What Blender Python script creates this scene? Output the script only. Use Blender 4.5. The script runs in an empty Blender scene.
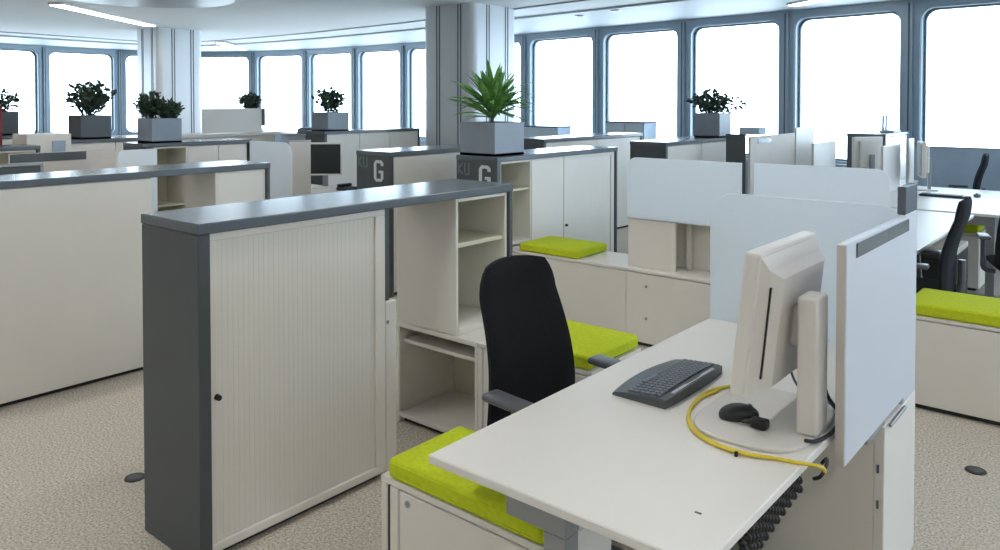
import bpy, bmesh, math, random
from mathutils import Vector, Matrix
random.seed(7)
S = bpy.context.scene
COL = S.collection

# ------------------------------------------------------------------ camera
cd = bpy.data.cameras.new('camera')
cam = bpy.data.objects.new('camera', cd); COL.objects.link(cam)
cd.sensor_width = 36.0
cd.lens = 785.0 / 1000 * 36.0
cd.shift_y = -0.1562
cd.clip_end = 200
cam.location = (1.50, -1.493, 1.689)
cam.rotation_euler = (math.radians(90 - 1.319), 0, math.radians(39.85))
S.camera = cam

# ------------------------------------------------------------------ world (bright overcast sky) and exposure
W = bpy.data.worlds.new('overcast_sky'); S.world = W
W.use_nodes = True
bg = W.node_tree.nodes['Background']
bg.inputs['Color'].default_value = (0.68, 0.84, 1.0, 1)
bg.inputs['Strength'].default_value = 8.0
S.view_settings.view_transform = 'Standard'
S.view_settings.look = 'None'
S.view_settings.gamma = 1
S.view_settings.use_curve_mapping = False
S.view_settings.exposure = 0.2
LAMP = 14.5          # radiance of the ceiling luminaires

# ------------------------------------------------------------------ materials
def lin(c):
    return tuple(((v / 255) / 12.92 if v / 255 <= .04045 else ((v / 255 + .055) / 1.055) ** 2.4) for v in c) + (1,)
MAT = {}
def mat(name, rgb, rough=.5, metal=0, var=.04, scale=8, bump=0, bscale=200, spec=.5, rgb2=None):
    m = bpy.data.materials.new(name); m.use_nodes = True
    nt = m.node_tree; b = nt.nodes['Principled BSDF']
    tc = nt.nodes.new('ShaderNodeTexCoord')
    nz = nt.nodes.new('ShaderNodeTexNoise'); nz.inputs['Scale'].default_value = scale; nz.inputs['Detail'].default_value = 3
    nt.links.new(tc.outputs['Object'], nz.inputs['Vector'])
    rp = nt.nodes.new('ShaderNodeValToRGB')
    c = lin(rgb)
    if rgb2 is None:
        lo = tuple(v * (1 - var) for v in c[:3]) + (1,); hi = tuple(min(1, v * (1 + var)) for v in c[:3]) + (1,)
    else:
        lo, hi = c, lin(rgb2)
    rp.color_ramp.elements[0].position = .35; rp.color_ramp.elements[0].color = lo
    rp.color_ramp.elements[1].position = .65; rp.color_ramp.elements[1].color = hi
    nt.links.new(nz.outputs['Fac'], rp.inputs['Fac'])
    nt.links.new(rp.outputs['Color'], b.inputs['Base Color'])
    b.inputs['Roughness'].default_value = rough; b.inputs['Metallic'].default_value = metal
    b.inputs['Specular IOR Level'].default_value = spec
    if bump:
        n2 = nt.nodes.new('ShaderNodeTexNoise'); n2.inputs['Scale'].default_value = bscale
        nt.links.new(tc.outputs['Object'], n2.inputs['Vector'])
        bp = nt.nodes.new('ShaderNodeBump'); bp.inputs['Strength'].default_value = bump; bp.inputs['Distance'].default_value = .004
        nt.links.new(n2.outputs['Fac'], bp.inputs['Height']); nt.links.new(bp.outputs['Normal'], b.inputs['Normal'])
    MAT[name] = m; return m
mat('white_laminate', (226, 222, 214), .42, var=.015, scale=3)
mat('desk_laminate', (232, 229, 224), .38, var=.012, scale=3)
mat('board_white', (206, 213, 224), .45, var=.01, scale=3)
mat('inner_cream', (206, 203, 180), .5, var=.02)
mat('grey_laminate', (92, 100, 108), .2, var=.03, scale=4)
mat('grey_end', (74, 80, 84), .42, var=.03, scale=4)
mat('metal_grey', (150, 153, 156), .35, .3, var=.02)
mat('green_fabric', (196, 210, 44), .85, var=.06, scale=60, bump=.3, bscale=500, spec=.2)
mat('black_fabric', (26, 28, 32), .85, var=.12, scale=90, bump=.3, bscale=500, spec=.25)
mat('black_plastic', (30, 31, 33), .4, var=.05)
mat('dark_rubber', (18, 18, 19), .5, var=.08)
mat('grey_plastic', (88, 92, 98), .38, var=.05)
mat('key_plastic', (100, 106, 116), .45, var=.08, scale=40)
mat('silver_plastic', (190, 194, 200), .3, var=.03)
mat('beige_plastic', (218, 214, 208), .4, var=.015)
mat('screen_black', (36, 42, 44), .25, var=.03)
mat('yellow_cable', (222, 200, 60), .45, var=.04)
mat('dark_red', (120, 22, 38), .6)
mat('planter_grey', (130, 141, 154), .4, var=.03)
mat('soil', (50, 42, 34), .95, var=.2, scale=60)
mat('leaf_green', (84, 140, 70), .5, rgb2=(128, 178, 100), scale=14)
mat('leaf_dark', (46, 64, 50), .55, rgb2=(66, 86, 66), scale=14)
mat('stem_brown', (70, 72, 48), .7)
mat('frame_metal', (134, 150, 162), .38, .25, var=.02, scale=2)
mat('frame_gasket', (104, 120, 132), .5)
mat('column_panel', (200, 205, 209), .35, .12, var=.02, scale=1)
mat('column_groove', (70, 80, 92), .5)
mat('ceiling_paint', (206, 210, 212), .8, var=.01, scale=.6)
mat('soffit_paint', (160, 168, 174), .6, var=.01, scale=.6)
mat('wall_paint', (214, 212, 206), .8, var=.01)
mat('tan_panel', (200, 192, 184), .6, var=.02)
mat('blue_grey_panel', (160, 178, 196), .6, var=.03)
mat('letter_white', (196, 204, 210), .5)
mat('letter_grey', (108, 122, 128), .6)
mat('chrome', (200, 204, 208), .2, .9, var=.01)
mat('dome_metal', (186, 178, 168), .3, .5, var=.02)

def carpet():
    m = mat('carpet', (150, 142, 130), .95, spec=.1, bump=.5, bscale=350)
    nt = m.node_tree; b = nt.nodes['Principled BSDF']
    tc = [n for n in nt.nodes if n.type == 'TEX_COORD'][0]
    n1 = nt.nodes.new('ShaderNodeTexNoise'); n1.inputs['Scale'].default_value = 95; n1.inputs['Detail'].default_value = 4; n1.inputs['Roughness'].default_value = .75
    nt.links.new(tc.outputs['Object'], n1.inputs['Vector'])
    r = nt.nodes.new('ShaderNodeValToRGB')
    r.color_ramp.elements[0].position = .36; r.color_ramp.elements[0].color = lin((150, 141, 128))
    r.color_ramp.elements[1].position = .62; r.color_ramp.elements[1].color = lin((226, 218, 206))
    e = r.color_ramp.elements.new(.48); e.color = lin((194, 185, 172))
    nt.links.new(n1.outputs['Fac'], r.inputs['Fac']); nt.links.new(r.outputs['Color'], b.inputs['Base Color'])
carpet()

def frosted():
    m = bpy.data.materials.new('frosted_acrylic'); m.use_nodes = True; nt = m.node_tree
    out = nt.nodes['Material Output']; b = nt.nodes['Principled BSDF']
    nz = nt.nodes.new('ShaderNodeTexNoise'); nz.inputs['Scale'].default_value = 30
    rp = nt.nodes.new('ShaderNodeValToRGB'); rp.color_ramp.elements[0].color = lin((236, 241, 245)); rp.color_ramp.elements[1].color = lin((240, 244, 247))
    nt.links.new(nz.outputs['Fac'], rp.inputs['Fac']); nt.links.new(rp.outputs['Color'], b.inputs['Base Color'])
    b.inputs['Roughness'].default_value = .45
    tr = nt.nodes.new('ShaderNodeBsdfTranslucent'); nt.links.new(rp.outputs['Color'], tr.inputs['Color'])
    mx = nt.nodes.new('ShaderNodeMixShader'); mx.inputs[0].default_value = .5
    nt.links.new(b.outputs[0], mx.inputs[1]); nt.links.new(tr.outputs[0], mx.inputs[2]); nt.links.new(mx.outputs[0], out.inputs[0])
    MAT['frosted_acrylic'] = m
frosted()
def glass(name, tint, gloss):
    m = bpy.data.materials.new(name); m.use_nodes = True; nt = m.node_tree
    out = nt.nodes['Material Output']; nt.nodes.remove(nt.nodes['Principled BSDF'])
    t = nt.nodes.new('ShaderNodeBsdfTransparent'); t.inputs[0].default_value = tint
    g = nt.nodes.new('ShaderNodeBsdfGlossy'); g.inputs['Roughness'].default_value = .03
    lw = nt.nodes.new('ShaderNodeFresnel'); lw.inputs['IOR'].default_value = gloss
    mx = nt.nodes.new('ShaderNodeMixShader')
    nt.links.new(lw.outputs[0], mx.inputs[0]); nt.links.new(t.outputs[0], mx.inputs[1]); nt.links.new(g.outputs[0], mx.inputs[2])
    nt.links.new(mx.outputs[0], out.inputs[0]); MAT[name] = m
glass('window_glass', (.97, .98, .98, 1), 1.12)
glass('clear_acrylic', (.86, .9, .92, 1), 1.45)
def emit(name, col, st):
    m = bpy.data.materials.new(name); m.use_nodes = True; nt = m.node_tree
    e = nt.nodes.new('ShaderNodeEmission'); e.inputs[0].default_value = col; e.inputs[1].default_value = st
    nt.links.new(e.outputs[0], nt.nodes['Material Output'].inputs[0]); MAT[name] = m
emit('lamp_diffuser', (1.0, .98, .95, 1), LAMP)

# ------------------------------------------------------------------ mesh helpers
class MB:
    """collects shapes in world coordinates; build() links them as one mesh object"""
    def __init__(s): s.bm = bmesh.new()
    def box(s, x0, y0, z0, x1, y1, z1, bev=0.0, seg=2):
        b = bmesh.new(); bmesh.ops.create_cube(b, size=1)
        for v in b.verts:
            v.co = Vector((x0 + (v.co.x + .5) * (x1 - x0), y0 + (v.co.y + .5) * (y1 - y0), z0 + (v.co.z + .5) * (z1 - z0)))
        if bev: bmesh.ops.bevel(b, geom=list(b.edges), offset=bev, segments=seg, affect='EDGES', profile=.5)
        return s.merge(b)
    def merge(s, b, M=None):
        if M: b.transform(M)
        me = bpy.data.meshes.new('tmp'); b.to_mesh(me); b.free(); s.bm.from_mesh(me); bpy.data.meshes.remove(me); return s
    def prism(s, pts, axis, a0, a1, bev=0.0):
        """extrude a 2-D outline: axis 'x' -> pts are (y,z); 'y' -> (x,z); 'z' -> (x,y)"""
        f = {'x': lambda p, a: (a, p[0], p[1]), 'y': lambda p, a: (p[0], a, p[1]), 'z': lambda p, a: (p[0], p[1], a)}[axis]
        b = bmesh.new()
        v0 = [b.verts.new(f(p, a0)) for p in pts]; v1 = [b.verts.new(f(p, a1)) for p in pts]
        b.faces.new(v0); b.faces.new(v1[::-1]); n = len(pts)
        for i in range(n): b.faces.new((v0[i], v1[i], v1[(i + 1) % n], v0[(i + 1) % n]))
        bmesh.ops.recalc_face_normals(b, faces=b.faces)
        if bev:
            es = [e for e in b.edges if len(e.link_faces) == 2 and any(len(fc.verts) > 4 for fc in e.link_faces)]
            bmesh.ops.bevel(b, geom=es, offset=bev, segments=1, affect='EDGES')
        return s.merge(b)
    def cyl(s, p0, p1, r0, r1=None, n=16):
        p0, p1 = Vector(p0), Vector(p1); r1 = r0 if r1 is None else r1
        b = bmesh.new(); d = p1 - p0
        bmesh.ops.create_cone(b, cap_ends=True, segments=n, radius1=r0, radius2=r1, depth=d.length)
        return s.merge(b, Matrix.Translation((p0 + p1) / 2) @ d.to_track_quat('Z', 'Y').to_matrix().to_4x4())
    def ball(s, c, rx, ry, rz, u=16, v=10):
        b = bmesh.new(); bmesh.ops.create_uvsphere(b, u_segments=u, v_segments=v, radius=1)
        return s.merge(b, Matrix.Translation(c) @ Matrix.Diagonal((rx, ry, rz, 1)))
    def tube(s, pts, r, n=8, smooth=6):
        P = [Vector(p) for p in pts]; Q = []
        for i in range(len(P) - 1):
            a, b_, c, d = P[max(i - 1, 0)], P[i], P[i + 1], P[min(i + 2, len(P) - 1)]
            for k in range(smooth):
                t = k / smooth
                Q.append(.5 * ((2 * b_) + (-a + c) * t + (2 * a - 5 * b_ + 4 * c - d) * t * t + (-a + 3 * b_ - 3 * c + d) * t ** 3))
        Q.append(P[-1]); b = bmesh.new(); rings = []; nrm = None
        for i, q in enumerate(Q):
            tg = (Q[min(i + 1, len(Q) - 1)] - Q[max(i - 1, 0)]).normalized()
            if nrm is None: nrm = tg.orthogonal().normalized()
            nrm = (nrm - tg * nrm.dot(tg)).normalized(); bi = tg.cross(nrm)
            rr = r[min(i * len(r) // len(Q), len(r) - 1)] if isinstance(r, (list, tuple)) else r
            rings.append([b.verts.new(q + rr * (math.cos(2 * math.pi * k / n) * nrm + math.sin(2 * math.pi * k / n) * bi)) for k in range(n)])
        for i in range(len(rings) - 1):
            for k in range(n): b.faces.new((rings[i][k], rings[i][(k + 1) % n], rings[i + 1][(k + 1) % n], rings[i + 1][k]))
        b.faces.new(rings[0][::-1]); b.faces.new(rings[-1])
        return s.merge(b)
    def mesh(s, name, loc=(0, 0, 0), smooth=False):
        me = bpy.data.meshes.new(name); s.bm.transform(Matrix.Translation(-Vector(loc))); s.bm.to_mesh(me); s.bm.free()
        if smooth:
            for p in me.polygons: p.use_smooth = True
            if hasattr(me, 'set_sharp_from_angle'): me.set_sharp_from_angle(angle=math.radians(40))
        return me
def link(name, me, m, parent=None, loc=(0, 0, 0)):
    if m: 
        me.materials.clear(); me.materials.append(MAT[m])
    o = bpy.data.objects.new(name, me); COL.objects.link(o)
    if parent: o.parent = parent
    else: o.location = loc
    return o
def tag(o, label, cat, group=None):
    o['label'] = label; o['category'] = cat
    if group: o['group'] = group
    return o
def thing(name, label, cat, loc=(0, 0, 0), rz=0, group=None):
    o = bpy.data.objects.new(name, None); COL.objects.link(o); o.empty_display_size = .1
    o.location = loc; o.rotation_euler = (0, 0, rz); return tag(o, label, cat, group)
def part(t, name, mb, m, smooth=False, label=None, stuff=False):
    """mb in world coordinates for an unrotated thing at t.location (top parent)"""
    root = t
    while root.parent: root = root.parent
    me = mb.mesh(name, root['_o'] if '_o' in root else root.location, smooth)
    o = link(name, me, m, t)
    if label: o['label'] = label
    if stuff: o['kind'] = 'stuff'
    return o
def solo(name, mb, m, label, cat, loc, smooth=False, group=None):
    return tag(link(name, mb.mesh(name, loc, smooth), m, None, loc), label, cat, group)
def struct(name, mb, m, loc=(0, 0, 0), parent=None, smooth=False):
    o = link(name, mb.mesh(name, loc, smooth), m, parent, loc)
    if not parent: o['kind'] = 'structure'
    return o
def bx(*a, bev=.003, seg=1): return MB().box(*a, bev=bev, seg=seg)
def copy_tree(o, loc, rz, label, parent=None):
    c = o.copy(); COL.objects.link(c); c.parent = parent
    if parent is None:
        c.location = loc; c.rotation_euler = (0, 0, rz); c['label'] = label
    for ch in list(o.children): copy_tree(ch, None, None, None, c)
    return c

# ------------------------------------------------------------------ room shell
ZC = 3.2
FP = [(9.0, 4.0), (9.0, 6.0), (9.0, 8.0), (9.0, 10.0), (8.2, 10.9), (6.2, 10.95), (4.2, 10.95), (2.2, 11.0), (.25, 11.05), (-1.27, 11.2), (-3.18, 11.48), (-5.17, 11.75), (-7.2, 12.0), (-9.3, 12.3), (-11.42, 12.45), (-13.5, 12.55),
      (-15.4, 12.5), (-17.4, 12.35), (-19.3, 11.85), (-20.95, 10.75), (-21.6, 8.95), (-21.5, 6.9), (-21.25, 4.9), (-21.1, 2.9), (-21.0, .9), (-21, -6.5)]
struct('floor', MB().box(-23, -7, -.1, 9.5, 13.2, 0), 'carpet')
struct('ceiling', MB().box(-23, -7, ZC, 9.5, 13.2, ZC + .15), 'ceiling_paint')
struct('wall_rear', MB().box(-23, -6.7, 0, 9.5, -6.5, ZC), 'wall_paint')
struct('wall_right', MB().box(9.0, -6.5, 0, 9.2, 4.0, ZC), 'wall_paint')
def window_bay(i, a, b):
    a, b = Vector(a), Vector(b); d = b - a; w = d.length; ang = math.atan2(d.y, d.x)
    t = bpy.data.objects.new('window_%d' % i, None); COL.objects.link(t); t.location = (a.x, a.y, 0); t.rotation_euler = (0, 0, ang); t['kind'] = 'structure'
    # wall runs to -x in plan, the room lies on the local +y side
    hx0, hx1, hz0, hz1, R, K = .13, w - .13, .72, 3.05, .17, 6
    loop = []
    for cx, cz, q, ox, oz in ((hx1 - R, hz1 - R, 0, w, ZC), (hx0 + R, hz1 - R, 1, 0, ZC), (hx0 + R, hz0 + R, 2, 0, 0), (hx1 - R, hz0 + R, 3, w, 0)):
        for k in range(K + 1):
            an = math.pi / 2 * (q + k / K); hx, hz = cx + R * math.cos(an), cz + R * math.sin(an)
            first = k < K / 2; horiz = (q % 2 == 0) == first    # outer vertex slides on the vertical or the horizontal side
            o = (ox, oz) if k == K // 2 else ((ox, hz) if horiz else (hx, oz))
            loop.append(((hx, hz), o))
    def ring(bm, y, sc=0.0):
        out = []
        for (hx, hz), o in loop:
            mx, mz = (hx0 + hx1) / 2, (hz0 + hz1) / 2
            out.append(bm.verts.new((hx + (mx - hx) / (hx1 - hx0) * 2 * sc, y, hz + (mz - hz) / (hz1 - hz0) * 2 * sc)))
        return out
    n = len(loop)
    def quads(bm, A, B):
        for k in range(n): bm.faces.new((A[k], A[(k + 1) % n], B[(k + 1) % n], B[k]))
    bm = bmesh.new()
    outer_in = [bm.verts.new((o[0], 0, o[1])) for _, o in loop]
    h_in = ring(bm, 0); h_mid = ring(bm, -.02, .02); h_out = ring(bm, -.22, .02)
    outer_out = [bm.verts.new((o[0], -.22, o[1])) for _, o in loop]
    quads(bm, outer_in, h_in); quads(bm, h_in, h_mid); quads(bm, h_mid, h_out); quads(bm, h_out, outer_out)
    bmesh.ops.recalc_face_normals(bm, faces=bm.faces)
    me = bpy.data.meshes.new('frame'); bm.to_mesh(me); bm.free(); link('frame', me, 'frame_metal', t)
    bm = bmesh.new(); g0 = ring(bm, -.12, .018); g1 = ring(bm, -.12, .05); g2 = ring(bm, -.17, .05); quads(bm, g0, g1); quads(bm, g1, g2)
    me = bpy.data.meshes.new('gasket'); bm.to_mesh(me); bm.free(); link('gasket', me, 'frame_gasket', t)
    link('pane', MB().box(hx0 + .02, -.16, hz0 + .02, hx1 - .02, -.15, hz1 - .02).mesh('pane'), 'window_glass', t)
    link('mullion', MB().box(-.045, -.02, 0, .045, .05, ZC - .08, bev=.006).mesh('mullion'), 'frame_metal', t)
    link('mullion_groove', MB().box(-.012, .045, 0, .012, .054, ZC - .08).mesh('mullion_groove'), 'column_groove', t)
    link('sill', MB().box(.06, -.02, .66, w - .06, .10, .70, bev=.006).mesh('sill'), 'soffit_paint', t)
    # light portal in the opening
    ld = bpy.data.lights.new('portal', 'AREA'); ld.shape = 'RECTANGLE'; ld.size = hx1 - hx0; ld.size_y = hz1 - hz0; ld.cycles.is_portal = True
    lo = bpy.data.objects.new('window_portal', ld); COL.objects.link(lo); lo.parent = t
    lo.location = ((hx0 + hx1) / 2, -.24, (hz0 + hz1) / 2); lo.rotation_euler = (math.radians(90), 0, 0)
for i in range(len(FP) - 2): window_bay(i + 1, FP[i], FP[i + 1])
struct('wall_left', MB().box(-21.2, -6.5, 0, -21.0, .9, ZC), 'wall_paint')
# lowered ceiling band along the windows
def inset(P, d):
    out = []
    for i, p in enumerate(P):
        a, b = Vector(P[max(i - 1, 0)]), Vector(P[min(i + 1, len(P) - 1)]); t = (b - a).normalized()
        out.append(Vector(p) + d * Vector((-t.y, t.x)))
    return out
def band(name, d0, d1, z0, z1, m):
    A, B = inset(FP, d0), inset(FP, d1); b = bmesh.new(); n = len(FP)
    V = [[b.verts.new((p.x, p.y, z)) for p in L] for L in (A, B) for z in (z0, z1)]
    for i in range(n - 1):
        for q in ((0, 2), (2, 3), (3, 1), (1, 0)): b.faces.new((V[q[0]][i], V[q[0]][i + 1], V[q[1]][i + 1], V[q[1]][i]))
    bmesh.ops.recalc_face_normals(b, faces=b.faces); mb = MB(); mb.merge(b); return struct(name, mb, m)
band('trim_1', 0.0, 2.3, ZC - .03, ZC - .002, 'soffit_paint')
band('trim_2', 2.3, 2.36, ZC - .034, ZC - .002, 'soffit_paint')
band('trim_3', 3.3, 3.36, ZC - .02, ZC - .002, 'soffit_paint')
def column(x, y, s):
    r = .12; pts = []
    for cx, cy, q in ((x + s - r, y + s - r, 0), (x + r, y + s - r, 1), (x + r, y + r, 2), (x + s - r, y + r, 3)):
        for k in range(7):
            a = math.pi / 2 * (q + k / 6); pts.append((cx + r * math.cos(a), cy + r * math.sin(a)))
    c = struct('column', MB().prism(pts, 'z', 0, ZC), 'column_panel', (x, y, 0), smooth=True)
    for u in (.30, .72):
        g = MB()
        for k in (0, .055): g.box(x + s * u + k * s - .009, y - .006, 0, x + s * u + k * s + .009, y + .01, ZC)
        link('groove', g.mesh('groove', (x, y, 0)), 'column_groove', c)
        g = MB()
        for k in (0, .055): g.box(x + s - .01, y + s * u + k * s - .009, 0, x + s + .006, y + s * u + k * s + .009, ZC)
        link('groove', g.mesh('groove', (x, y, 0)), 'column_groove', c)
column(-7.68, 7.53, 1.10)
column(-15.33, 6.45, 1.0)

# ceiling luminaires in view, plus an added grid overhead that lights the room
def luminaire(p0, p1, z, label, group=None, w=.16):
    p0, p1 = Vector(p0 + (z,)), Vector(p1 + (z,)); d = p1 - p0; L = d.length; c = (p0 + p1) / 2
    t = thing('ceiling_luminaire', label, 'ceiling light', c, math.atan2(d.y, d.x), group)
    link('housing', MB().box(-L / 2 - .02, -w / 2 - .02, -.03, L / 2 + .02, w / 2 + .02, 0, bev=.004).mesh('housing'), 'ceiling_paint', t)
    link('diffuser', MB().box(-L / 2, -w / 2, -.042, L / 2, w / 2, -.031, bev=.002).mesh('diffuser'), 'lamp_diffuser', t)
luminaire((-11.55, 3.45), (-13.75, 6.0), ZC, 'long slanting white light strip on the ceiling left of the distant column', w=.2)
luminaire((-16.6, 9.2), (-18.3, 10.9), ZC - .03, 'short white light strip on the ceiling right of the distant column', w=.2)
luminaire((-2.75, 10.55), (-1.75, 9.85), ZC - .03, 'white light strip on the ceiling above the right-hand windows', w=.16)
for x, y in [(a, b) for a in (-6.6, -3.6, -.6, 2.6, 5.6) for b in (-3.6, -.6, 2.4)] + [(-9.6, -.6), (-9.6, -3.6)]:  # unseen strips added above the frame to brighten the interior
    if True:
        luminaire((x, y - 1.0), (x, y + 1.0), ZC, 'white light strip added overhead to brighten the near desks, out of the picture', 'added overhead light strips')
# round metal ceiling drum
t = thing('ceiling_drum', 'round beige metal drum on the ceiling at the upper left', 'ceiling fixture', (-8.5, 3.35, ZC))
part(t, 'drum', MB().cyl((-8.5, 3.35, ZC - .16), (-8.5, 3.35, ZC), 1.0, 1.05, 48), 'dome_metal', True)
part(t, 'rim', MB().cyl((-8.5, 3.35, ZC - .19), (-8.5, 3.35, ZC - .16), 1.1, 1.1, 48), 'metal_grey', True)
for k, (x, y, lb) in enumerate([(-5.3, 9.6, 'small round downlight in the ceiling above the second right window'), (-6.2, 9.9, 'small round downlight in the ceiling nearest the near column')]):
    t = thing('downlight', lb, 'downlight', (x, y, ZC - .03), group='downlights')
    part(t, 'ring', MB().cyl((x, y, ZC - .045), (x, y, ZC - .03), .09, .1, 20), 'metal_grey')
    part(t, 'lens', MB().cyl((x, y, ZC - .052), (x, y, ZC - .045), .06, .06, 20), 'frosted_acrylic')

# ------------------------------------------------------------------ cabinet systems
HT = 1.25
def worktop(x0, x1, y0, y1, label, near=True, far=True, nz=0.0, fz=0.0):
    t = thing('worktop', label, 'worktop', ((x0 + x1) / 2, y0, 0))
    part(t, 'top_panel', bx(x0, y0, HT - .04, x1, y1, HT, bev=.004), 'grey_laminate')
    if near: part(t, 'end_panel', bx(x0 + .004, y0 + .002, nz, x1 - .004, y0 + .05, HT - .041, bev=.003), 'grey_end')
    if far: part(t, 'end_panel', bx(x0 + .004, y1 - .03, fz, x1 - .004, y1 - .002, HT - .041, bev=.003), 'grey_end')
    return t
def letter_G(t, x0, x1, z0, z1, y, m='letter_white', s=.26):
    w, h = x1 - x0, z1 - z0; k = s * w; c = .22 * w
    out = [(x1, z1 - .12 * h), (x1, z1 - c * .8), (x1 - c, z1), (x0 + c, z1), (x0, z1 - c), (x0, z0 + c), (x0 + c, z0), (x1 - c, z0), (x1, z0 + c), (x1, z0 + .52 * h), (x0 + .52 * w, z0 + .52 * h),
           (x0 + .52 * w, z0 + .40 * h), (x1 - k, z0 + .40 * h), (x1 - k, z0 + c), (x1 - k - .3 * c, z0 + k * .8), (x0 + k + .3 * c, z0 + k * .8), (x0 + k, z0 + c), (x0 + k, z1 - c), (x0 + k + .3 * c, z1 - k * .8),
           (x1 - k - .3 * c, z1 - k * .8), (x1 - k, z1 - .16 * h), (x1 - k, z1 - .26 * h), (x1, z1 - .26 * h)]
    return part(t, 'letter', MB().prism(out, 'y', y - .003, y), m)
def small_marks(t, x0, z0, h, y):
    w = h * .5; mb = MB()
    def st(a, b, r=.006):
        (ax, az), (bx_, bz) = a, b; d = Vector((bx_ - ax, 0, bz - az)); L = d.length; an = math.atan2(d.z, d.x)
        b = bmesh.new(); bmesh.ops.create_cube(b, size=1)
        mb.merge(b, Matrix.Translation(((ax + bx_) / 2, y - .0015, (az + bz) / 2)) @ Matrix.Rotation(-an, 4, 'Y') @ Matrix.Diagonal((L, .003, 2 * r, 1)))
    st((x0, z0), (x0, z0 + h)); st((x0, z0 + h * .45), (x0 + w, z0 + h)); st((x0, z0 + h * .45), (x0 + w, z0))           # K
    u = x0 + w * 1.5
    st((u, z0 + h), (u, z0 + .1 * h)); st((u, z0), (u + w, z0)); st((u + w, z0), (u + w, z0 + h))                          # U
    part(t, 'lettering', mb, 'letter_grey')
def lock(t, x, y, z, axis, r=.008):
    d = Vector((1, 0, 0)) if axis == 'x' else Vector((0, -1, 0)); p = Vector((x, y, z))
    part(t, 'lock', MB().cyl(p, p + d * .004, r * 1.4, r * 1.4, 14).cyl(p + d * .004, p + d * .007, r * .7, r * .7, 10), 'chrome')
def tambour(x0, x1, y0, y1, label, z1=HT - .041, knob='near', z0=.0):
    """cabinet with a vertical roller shutter facing +x"""
    t = thing('tambour_cabinet', label, 'cabinet', ((x0 + x1) / 2, (y0 + y1) / 2, z0))
    part(t, 'plinth', bx(x0 + .03, y0 + .02, z0, x1 - .035, y1 - .02, z0 + .03), 'black_plastic')
    part(t, 'body', bx(x0, y0, z0 + .03, x1 - .03, y1, z1), 'white_laminate')
    part(t, 'top_rail', bx(x1 - .03, y0, z1 - .03, x1, y1, z1), 'white_laminate')
    part(t, 'bottom_rail', bx(x1 - .03, y0, z0 + .03, x1, y1, z0 + .065), 'white_laminate')
    part(t, 'stile', bx(x1 - .03, y0, z0 + .065, x1, y0 + .03, z1 - .03), 'white_laminate')
    part(t, 'stile', bx(x1 - .03, y1 - .055, z0 + .065, x1, y1, z1 - .03), 'white_laminate')
    sh = MB(); n = int((y1 - y0 - .1) / .022); w = (y1 - y0 - .093) / n
    for k in range(n):
        a = y0 + .034 + k * w; sh.box(x1 - .03, a + .0004, z0 + .066, x1 - .010, a + w - .0004, z1 - .031)
    sh.box(x1 - .029, y0 + .032, z0 + .066, x1 - .0108, y1 - .056, z1 - .031)
    part(t, 'shutter', sh, 'white_laminate', stuff=True)
    ky = y0 + .028 if knob == 'near' else y1 - .06
    part(t, 'knob', MB().cyl((x1 - .001, ky, z0 + .605), (x1 + .018, ky, z0 + .605), .012, .010, 16), 'black_plastic', True)
    return t
def hutch(x0, x1, y0, y1, z0, z1, label, face=1, shelves=(.98,)):
    """open shelf box facing +x (face=1) or -x"""
    t = thing('open_hutch', label, 'shelf', ((x0 + x1) / 2, (y0 + y1) / 2, z0)); T = .018
    part(t, 'side_panel', bx(x0, y0, z0, x1, y0 + T, z1), 'white_laminate')
    part(t, 'side_panel', bx(x0, y1 - T, z0, x1, y1, z1), 'white_laminate')
    part(t, 'top', bx(x0, y0 + T, z1 - T, x1, y1 - T, z1), 'white_laminate')
    part(t, 'bottom', bx(x0, y0 + T, z0, x1, y1 - T, z0 + .03), 'white_laminate')
    if face > 0: part(t, 'back_panel', bx(x0, y0 + T, z0 + .03, x0 + .012, y1 - T, z1 - T, bev=.001), 'inner_cream')
    else: part(t, 'back_panel', bx(x1 - .012, y0 + T, z0 + .03, x1, y1 - T, z1 - T, bev=.001), 'white_laminate')
    for s in shelves: part(t, 'shelf', bx(x0 + .014, y0 + T, s - .02, x1 - .014, y1 - T, s), 'inner_cream')
    return t
def low_shelf(x0, x1, y0, y1, z1, label, shelf):
    """low open unit facing -y"""
    t = thing('low_shelf_unit', label, 'shelf', ((x0 + x1) / 2, (y0 + y1) / 2, 0)); T = .02
    part(t, 'side_panel', bx(x0, y0, 0, x0 + T, y1, z1 - .025), 'white_laminate')
    part(t, 'side_panel', bx(x1 - T, y0, 0, x1, y1, z1 - .025), 'white_laminate')
    part(t, 'top', bx(x0, y0 - .004, z1 - .025, x1, y1, z1), 'white_laminate')
    part(t, 'bottom', bx(x0 + T, y0, .03, x1 - T, y1 - .012, .055), 'white_laminate')
    part(t, 'plinth', bx(x0 + T, y0 + .03, 0, x1 - T, y0 + .05, .03), 'black_plastic')
    part(t, 'back_panel', bx(x0 + T, y1 - .012, .03, x1 - T, y1, z1 - .025), 'inner_cream')
    part(t, 'shelf', bx(x0 + T, y0 + .03, shelf - .02, x1 - T, y1 - .013, shelf), 'white_laminate')
    return t
def bench(x0, x1, y0, y1, z1, label, doors=(), locks=()):
    """low closed bench cabinet with doors facing -y"""
    t = thing('bench_cabinet', label, 'cabinet', ((x0 + x1) / 2, (y0 + y1) / 2, 0))
    part(t, 'plinth', bx(x0 + .03, y0 + .03, 0, x1 - .03, y1 - .02, .025), 'black_plastic')
    part(t, 'body', bx(x0, y0 + .02, .025, x1, y1, z1 - .022), 'white_laminate')
    part(t, 'top_panel', bx(x0, y0 - .002, z1 - .02, x1, y1, z1), 'white_laminate')
    part(t, 'side_edge', bx(x0, y0, .025, x0 + .028, y0 + .0195, z1 - .022), 'white_laminate')
    for a, b in doors: part(t, 'door', bx(a, y0, .03, b, y0 + .0195, z1 - .026), 'white_laminate')
    for a, z in locks: lock(t, a, y0, z, 'y')
    return t
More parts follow.
